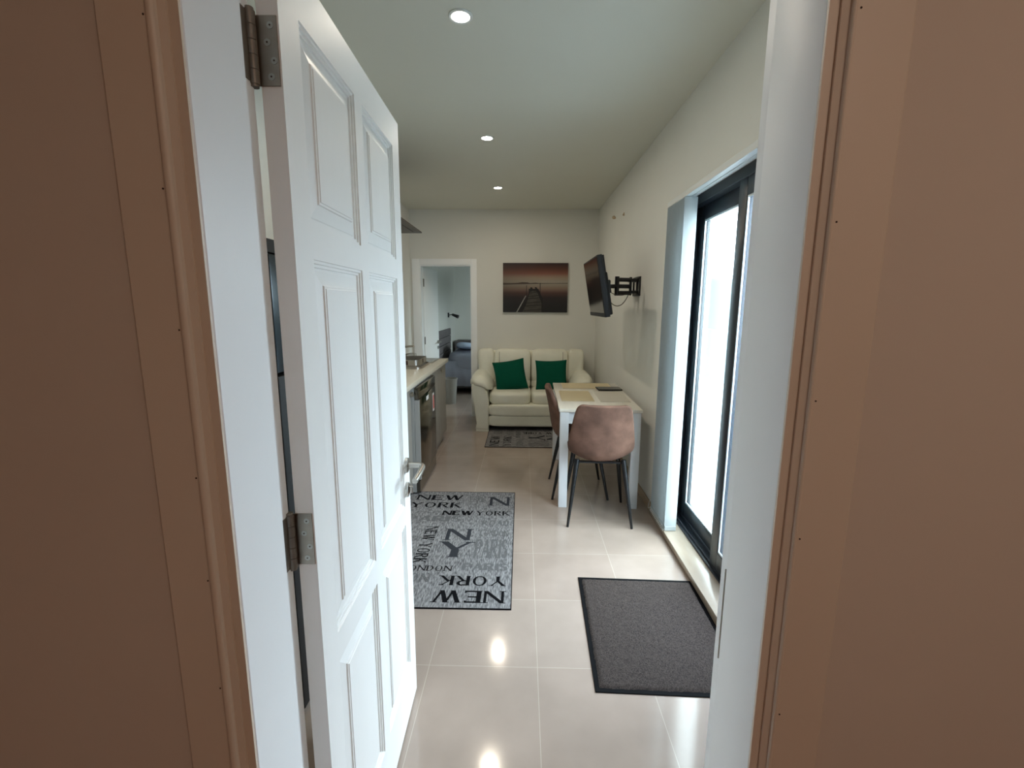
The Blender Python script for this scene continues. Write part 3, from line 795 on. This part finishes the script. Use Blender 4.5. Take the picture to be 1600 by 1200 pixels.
# sink with drainer
sk = empty('sink', (-1.115,4.79,.9005)); tag(sk, 'stainless steel inset sink at the far end of the worktop', 'sink')
def bowl(bm, x0,x1,y0,y1, X0,X1,Y0,Y1, dep):
    zt = .004
    o=[bm.verts.new((a,b,zt)) for a,b in ((X0,Y0),(X1,Y0),(X1,Y1),(X0,Y1))]; o2=[bm.verts.new((a,b,0)) for a,b in ((X0,Y0),(X1,Y0),(X1,Y1),(X0,Y1))]
    i=[bm.verts.new((a,b,zt)) for a,b in ((x0,y0),(x1,y0),(x1,y1),(x0,y1))]
    i2=[bm.verts.new((a,b,.0012)) for a,b in ((x0+.012,y0+.012),(x1-.012,y0+.012),(x1-.012,y1-.012),(x0+.012,y1-.012))]
    for k in range(4):
        bm.faces.new((o[k],o[(k+1)%4],i[(k+1)%4],i[k])); bm.faces.new((o2[k],o2[(k+1)%4],o[(k+1)%4],o[k])); bm.faces.new((i[k],i[(k+1)%4],i2[(k+1)%4],i2[k]))
    bm.faces.new(i2)
bm = bmesh.new(); bowl(bm,-.20,.17,-.16,.16,-.235,.215,-.205,.205,.15); obj('basin', bm, M['steel'], sk)
obj('drain', T([(0,.05,.0015),(0,.05,.004)],.04,24), M['hinge_d'], sk, sm=True)
bm = bmesh.new(); box(bm,.185,.20,-.17,.17,.004,.0065); obj('rim', bm, M['knob'], sk)
fc = empty('tap', (-1.30,4.85,.9045)); tag(fc, 'chrome mixer tap with a curved spout behind the dish rack', 'tap')
obj('base', T([(0,0,0),(0,0,.05)],[.025,.02],20), M['steel'], fc, sm=True)
obj('spout', T([(0,0,.05),(0,0,.08)]+bez((0,0,.085),(.02,-.01,.13),(.07,-.03,.14),(.16,-.05,.145),10)+[(.165,-.052,.135)],.011,14), M['steel'], fc, sm=True)
# dish rack / steel tray
dr = empty('dish_rack', (-1.085,4.34,.9005)); tag(dr, 'stainless steel dish rack on its tray in front of the sink', 'dish rack')
def rrect(hx,hy,r,n=6):
    p=[]
    for cx_,cy_,a0 in ((hx-r,hy-r,0),(-hx+r,hy-r,90),(-hx+r,-hy+r,180),(hx-r,-hy+r,270)):
        for k in range(n+1):
            a=math.radians(a0+90*k/n); p.append((cx_+r*math.cos(a),cy_+r*math.sin(a)))
    return p
def rwall(bm, hx, hy, r, z0, z1, th_=.003):
    a=rrect(hx,hy,r); b=rrect(hx-th_,hy-th_,r-th_)
    n=len(a); A0=[bm.verts.new((x,y,z0)) for x,y in a];A1=[bm.verts.new((x,y,z1)) for x,y in a];B0=[bm.verts.new((x,y,z0)) for x,y in b];B1=[bm.verts.new((x,y,z1)) for x,y in b]
    for k in range(n):
        q=(k+1)%n
        bm.faces.new((A0[k],A0[q],A1[q],A1[k]));bm.faces.new((B0[q],B0[k],B1[k],B1[q]));bm.faces.new((A1[k],A1[q],B1[q],B1[k]));bm.faces.new((A0[q],A0[k],B0[k],B0[q]))
bm = bmesh.new(); prism(bm, rrect(.165,.215,.05), 0, .004); rwall(bm,.165,.215,.05,.004,.018); obj('tray', bm, M['steel'], dr, sm=True)
bm = bmesh.new(); rwall(bm,.140,.190,.045,.030,.078); obj('band', bm, M['steel'], dr, sm=True)
bm = bmesh.new()
ring = [(x,y,.024) for x,y in rrect(.138,.188,.043)]; tube(bm, ring+[ring[0]], .003, 8, cap=False)
for k in range(11):
    y=-.16+k*.032; tube(bm,[(-.138,y,.08),(-.136,y,.024),(.136,y,.024),(.138,y,.08)],.002,6)
for k in range(9):
    y=-.14+k*.035; tube(bm,[(-.05,y,.024),(-.045,y,.105),(.0,y,.112),(.045,y,.105),(.05,y,.024)],.0018,6)
for (a,b) in ((-.12,-.17),(.12,-.17),(-.12,.17),(.12,.17)): tube(bm,[(a,b,.004),(a,b,.026)],.004,8)
obj('wire_basket', bm, M['steel'], dr, sm=True)
bm = bmesh.new(); prism(bm, [(.1405,-.02),(.1415,-.02),(.1415,.015),(.1405,.015)], .035,.072); obj('slot', bm, M['nail'], dr); bm = bmesh.new(); box(bm,.02,.045,-.1915,-.1905,.035,.072); obj('slot', bm, M['nail'], dr)
# hood
hd = empty('cooker_hood', (XL+.004,3.95,2.125)); tag(hd, 'dark cooker hood high on the left wall, its tip showing beside the door', 'cooker hood')
bm = bmesh.new()
b = [bm.verts.new(p) for p in ((0,-.5,0),(.50,-.5,0),(.50,.5,0),(0,.5,0))]; c = [bm.verts.new(p) for p in ((0,-.5,.012),(.50,-.5,.012),(.50,.5,.012),(0,.5,.012))]; e_ = [bm.verts.new(p) for p in ((0,-.16,.12),(.26,-.16,.12),(.26,.16,.12),(0,.16,.12))]
bm.faces.new(b[::-1]); bm.faces.new(e_)
for k in range(4):
    q=(k+1)%4; bm.faces.new((b[k],b[q],c[q],c[k])); bm.faces.new((c[k],c[q],e_[q],e_[k]))
obj('canopy', bm, M['hood'], hd)
obj('flue', NB(0,.24,-.14,.14,.12,.52), M['steel'], hd)
obj('filter', NB(.08,.44,-.42,.42,-.004,0), M['hood'], hd)
# fridge freezer in the slit behind the door
fg = empty('fridge_freezer', (XL+.01,1.735,0)); tag(fg, 'tall dark grey fridge freezer seen through the gap at the door hinges', 'fridge')
obj('body', NB(0,.60,-.295,.295,.02,1.665), M['fridge_side'], fg, bevel=.004)
obj('door', NB(.605,.665,-.295,.295,.03,1.245), M['tv'], fg, bevel=.006)
obj('freezer_door', NB(.605,.665,-.295,.295,1.255,1.625), M['fridge'], fg, bevel=.006)
obj('top_panel', NB(.0,.66,-.295,.295,1.63,1.67), M['tv'], fg)

# ---- rugs
ST = {'N':[((0,0),(0,1),.10),((0,1),(.8,0),.17),((.8,0),(.8,1),.10),'s0,0','s0,1','s.8,1'],
 'E':[((0,0),(0,1),.17),((0,1),(.6,1),.09),((0,.52),(.5,.52),.08),((0,0),(.63,0),.09),((.6,1),(.6,.82),.06),((.63,0),(.63,.2),.06),'s0,0','s0,1'],
 'W':[((0,1),(.3,0),.17),((.3,0),(.55,1),.09),((.55,1),(.82,0),.17),((.82,0),(1.1,1),.09),'s0,1','s.55,1','s1.1,1'],
 'Y':[((0,1),(.38,.48),.17),((.78,1),(.38,.48),.09),((.38,.5),(.38,0),.16),'s0,1','s.78,1','s.38,0'],
 'O':['o'],
 'R':[((0,0),(0,1),.17),('arc',(.32,.76),.26,.22,-95,95),((0,1),(.34,1),.08),((0,.52),(.34,.52),.08),((.28,.52),(.68,0),.16),'s0,0','s.72,0'],
 'K':[((0,0),(0,1),.17),((.62,1),(.05,.42),.09),((.22,.58),(.7,0),.17),'s0,0','s0,1','s.62,1','s.72,0'],
 'L':[((0,0),(0,1),.15),((0,0),(.55,0),.09),((.55,0),(.55,.2),.06),'s0,1'],
 'D':[((0,0),(0,1),.15),('arc',(.25,.5),.38,.46,-90,90),((0,0),(.27,0),.08),((0,1),(.27,1),.08)],
 'P':[((0,0),(0,1),.16),('arc',(.3,.74),.27,.23,-90,90),((0,1),(.3,1),.08),((0,.51),(.3,.51),.08),'s0,0'],
 'A':[((0,0),(.36,1),.09),((.36,1),(.74,0),.17),((.14,.33),(.6,.33),.07),'s0,0','s.74,0'],
 'I':[((0,0),(0,1),.17),'s0,0','s0,1'],
 'S':[('arc',(.28,.74),.23,.22,20,270),('arc',(.28,.27),.25,.23,-160,90)],
 'T':[((.35,0),(.35,1),.16),((0,1),(.7,1),.1),'s.35,0']}
ADV = {'N':.8,'E':.63,'W':1.1,'Y':.78,'O':.86,'R':.7,'K':.7,'L':.55,'D':.66,'P':.56,'A':.74,'I':0,'S':.55,'T':.7,' ':.25}
def text(bm, s, x0, x1, y0, y1, z, rot=0, mi=0, bold=1.0):
    """letters fill the box x0..x1 by y0..y1; rot 0, 180 or -90 (reads downwards)"""
    W_ = 0; pos = []
    for ch in s:
        pos.append(W_+.1); W_ += ADV[ch]+.30
    W_ -= .10
    def M_(p):
        a, b = p[0]/W_, p[1]
        if rot == 0: return (x0+a*(x1-x0), y0+b*(y1-y0))
        if rot == 180: return (x1-a*(x1-x0), y1-b*(y1-y0))
        if rot == -90: return (x0+b*(x1-x0), y1-a*(y1-y0))
    bold *= 1.3; zc = [z]
    def poly(pts):
        zc[0] += .000012
        q = [M_(p) for p in pts]
        bm.faces.new([bm.verts.new((a,b,zc[0])) for a,b in q]).material_index = mi
    for ch, ox in zip(s, pos):
        if ch == ' ': continue
        for st in ST[ch]:
            if st == 'o':
                n=28
                for k in range(n):
                    a=2*PI*k/n; b=2*PI*(k+1)/n
                    def P_(t,r): 
                        w=.5-(.085+.07*abs(math.cos(t)))*bold if r else .5
                        w2=.5-.07*bold if r else .5
                        return (ox+.43+(.43*2*w)*math.cos(t)*1.0, .5+ (2*w2*.51)*math.sin(t))
                    poly([P_(a,0),P_(b,0),P_(b,1),P_(a,1)])
            elif isinstance(st, str):
                a,b = map(float, st[1:].split(','))
                b0 = .0 if b < .5 else 1.0-.055
                poly([(ox+a-.15,b0),(ox+a+.15,b0),(ox+a+.15,b0+.055),(ox+a-.15,b0+.055)])
            elif st[0] == 'arc':
                _,c,rx,ry,a0,a1 = st; n=16; t_=.15*bold
                for k in range(n):
                    a=math.radians(a0+(a1-a0)*k/n); b=math.radians(a0+(a1-a0)*(k+1)/n)
                    def Q(t,o): 
                        tk = t_*(.5+.5*abs(math.cos(t)))/2
                        return (ox+c[0]+(rx+o*tk)*math.cos(t), c[1]+(ry+o*tk*.7)*math.sin(t))
                    poly([Q(a,1),Q(b,1),Q(b,-1),Q(a,-1)])
            else:
                (ax,ay),(bx,by),w = st; w*=bold
                if abs(ay-by) < .02: poly([(ox+ax,ay-(w/2 if .1<ay<.9 else (0 if ay<.1 else w))),(ox+bx,by-(w/2 if .1<ay<.9 else (0 if ay<.1 else w))),(ox+bx,by+(w/2 if .1<ay<.9 else (w if ay<.1 else 0))),(ox+ax,ay+(w/2 if .1<ay<.9 else (w if ay<.1 else 0)))])
                else: poly([(ox+ax-w/2,ay),(ox+ax+w/2,ay),(ox+bx+w/2,by),(ox+bx-w/2,by)])
def rug(name, label, loc, rz):
    r = empty(name, loc, rz)
    hx, hy = .405, .715
    obj('pile', NB(-hx,hx,-hy,hy,0,.006), M['rug'], r, bevel=.001, bseg=1)
    bm = NB(-hx-.004,-hx,-hy-.004,hy+.004,0,.0065); box(bm,hx,hx+.004,-hy-.004,hy+.004,0,.0065); box(bm,-hx,hx,-hy-.004,-hy,0,.0065); box(bm,-hx,hx,hy,hy+.004,0,.0065)
    obj('border', bm, M['rug_black'], r)
    bm = bmesh.new(); X = -.460; Y = 2.775; z = .0064
    def t(s,x0,x1,y0,y1,rot=0,mi=0,bold=1): text(bm,s,x0-X,x1-X,y0-Y,y1-Y,z,rot,mi,bold)
    t('NEW',-.806,-.448,3.335,3.425); t('YORK',-.825,-.443,3.200,3.288); t('N',-.245,-.085,3.245,3.40,0,1)
    t('NEW',-.564,-.345,3.080,3.150,0,0,1.5); t('YORK',-.325,-.083,3.080,3.150,0,0,.95)
    t('N',-.492,-.325,2.725,2.875,0,1,1.1); t('Y',-.505,-.300,2.524,2.705,0,1,1.1)
    t('NEW YORK',-.632,-.555,2.455,2.905,-90,0,1.0)
    t('LONDON',-.680,-.392,2.378,2.430,0,0,.8)
    t('PARIS',-.335,-.080,2.390,2.460,0,2,1.5)
    t('YORK',-.445,-.087,2.245,2.332,180); t('NEW',-.455,-.087,2.100,2.200,180)
    t('PARIS',-.285,-.085,2.52,2.74,0,2,1.2); t('LONDON',-.27,-.085,2.78,2.86,0,2,1.3); t('PARIS',-.80,-.42,2.98,3.06,0,2,1.3); t('ROAD',-.27,-.085,2.93,3.0,0,2,1.2)
    t('PARIS',-.80,-.55,2.12,2.22,0,2,1.3); t('LONDON',-.84,-.50,2.27,2.35,0,2,1.2); t('YORK',-.40,-.28,3.3,3.40,0,2,1.0)
    t('NY',-.85,-.70,2.5,2.62,0,1); t('TOKYO',-.84,-.70,2.70,2.78,0,2)
    obj('lettering', bm, [M['rug_black'],M['rug_dark'],M['rug_mid']], r)
    tag(r, label, 'rug', 'grey city-name rugs')
    return r
rug('woven_rug', 'grey rug with NEW YORK lettering on the floor beside the open door', (-.460,2.775,0), math.radians(.3))
rug('woven_rug', 'grey city-name rug lying crosswise under the front of the sofa', (.322,5.105,0), math.radians(-90))
# ---- door mat
dm = empty('door_mat', (.605,1.953,0), math.radians(-1.6)); tag(dm, 'plain brown-grey door mat with black rubber edge by the sliding door', 'door mat')
obj('rubber_backing', NB(-.305,.305,-.385,.385,0,.004), M['mat_edge'], dm, bevel=.0015, bseg=1)
def pile():
    bm = bmesh.new(); n,mn = 60,76; rnd = random.Random(5); g=[]
    for j in range(mn+1):
        row=[]
        for i in range(n+1):
            e = (i in (0,n)) or (j in (0,mn))
            row.append(bm.verts.new((-.286+.572*i/n+(rnd.uniform(-.002,.002)), -.366+.732*j/mn+rnd.uniform(-.002,.002), .004 if e else .009+rnd.uniform(-.0012,.0012))))
        g.append(row)
    for j in range(mn):
        for i in range(n): bm.faces.new((g[j][i],g[j][i+1],g[j+1][i+1],g[j+1][i]))
    return bm
o = obj('pile', pile(), M['mat_pile'], dm)
for p in o.data.polygons: p.use_smooth = True

# ---- bedroom furniture
bd = empty('bed', (-.40,8.20,0)); tag(bd, 'bed with grey bedding seen through the bedroom doorway', 'bed')
obj('base', NB(-.95,1.0,-.56,.66,.10,.32), M['bed_base'], bd, bevel=.01)
for (a,b) in ((-.88,-.5),(.92,-.5),(-.88,.58),(.92,.58)): obj('leg', NB(a-.03,a+.03,b-.03,b+.03,0,.10), M['wood_dark'], bd)
P('mattress', puff(.97,.60,.13,10,9,mtx=Matrix.Translation((.02,.05,.44))), M['bedding'], bd)
rnd = random.Random(2)
P('duvet', puff(.93,.68,.16,16,5,fn=lambda x,y,z:(x,y,z+.02*math.sin(9*x+4*y)+.014*math.sin(13*y-5*x)),mtx=Matrix.Translation((.06,.03,.55))), M['bedding'], bd)
def drape(bm, x0,x1,y,z0,z1,n=60):
    a=[];b=[];c=[];d=[]
    for i in range(n+1):
        x=x0+(x1-x0)*i/n; w=.012*math.sin(i*.9)+.006*math.sin(i*2.1)
        a.append(bm.verts.new((x,y+w,z0))); b.append(bm.verts.new((x,y+w*.3,z1))); c.append(bm.verts.new((x,y+w+.015,z0))); d.append(bm.verts.new((x,y+w*.3+.015,z1)))
    for i in range(n):
        bm.faces.new((a[i],a[i+1],b[i+1],b[i])); bm.faces.new((c[i],d[i],d[i+1],c[i+1])); bm.faces.new((a[i],c[i],c[i+1],a[i+1])); bm.faces.new((b[i],b[i+1],d[i+1],d[i]))
    return bm
P('valance', drape(bmesh.new(),-.90,.98,-.60,.14,.56), M['bedding'], bd)
hbm = empty('headboard', (-1.405,8.2,0)); tag(hbm, 'grey slatted headboard against the bedroom wall', 'headboard')
bm = bmesh.new()
for k in range(5): box(bm,0,.035,-.66,.60,.40+k*.13,.40+k*.13+.122)
obj('panel', bm, M['headboard'], hbm, bevel=.006)
obj('post', NB(-.012,0,-.60,-.54,0,1.0), M['headboard'], hbm); obj('post', NB(-.012,0,.48,.54,0,1.0), M['headboard'], hbm)
o = P('bed_pillow', puff(.22,.34,.06,12,3,mtx=Matrix.Rotation(math.radians(-6),4,'X')), M['pillow_blue'], None); o.location = (-.96,8.20,.755); o.rotation_euler = (0,math.radians(6),.15); tag(o, 'pale blue pillow lying on the bed', 'pillow')
sc_ = empty('reading_lamp', (-1.419,8.82,1.285)); tag(sc_, 'small black wall reading lamp in the bedroom', 'wall lamp')
obj('wall_plate', T([(0,0,0),(.02,0,0)],.045,20), M['black_metal'], sc_, sm=True)
obj('arm', T([(.02,0,0),(.07,-.02,.01),(.10,-.04,-.01)],.008,10), M['black_metal'], sc_, sm=True)
obj('lamp_head', T([(.085,-.03,.01),(.20,-.07,-.03)],[.022,.034],18), M['black_metal'], sc_, sm=True)
cbn = empty('bedroom_chest', (-.95,9.5,0)); tag(cbn, 'low dark chest against the far bedroom wall', 'chest')
obj('body', NB(-.42,.45,-.22,.24,0,.76), M['headboard'], cbn, bevel=.01)
for k in range(3): 
    d = obj('drawer', NB(-.40,.43,-.235,-.22,.06+k*.23,.27+k*.23), M['headboard'], cbn, bevel=.004); obj('knob', T([(0,-.235,.165+k*.23),(0,-.255,.165+k*.23)],.012,12), M['knob'], d, sm=True)
bn = empty('waste_bin', (-1.10,6.90,0)); tag(bn, 'pale plastic waste bin on the bedroom floor beside the bed', 'bin')
bm = bmesh.new(); lathe(bm, [(0,0),(.085,0),(.11,.37),(.105,.37),(.082,.01),(0,.01)], seg=28); obj('body', bm, M['bin'], bn, sm=True)
bm = bmesh.new(); lathe(bm, [(.106,.365),(.116,.365),(.116,.385),(.106,.385),(.106,.365)], seg=28); obj('rim', bm, M['bin'], bn, sm=True)
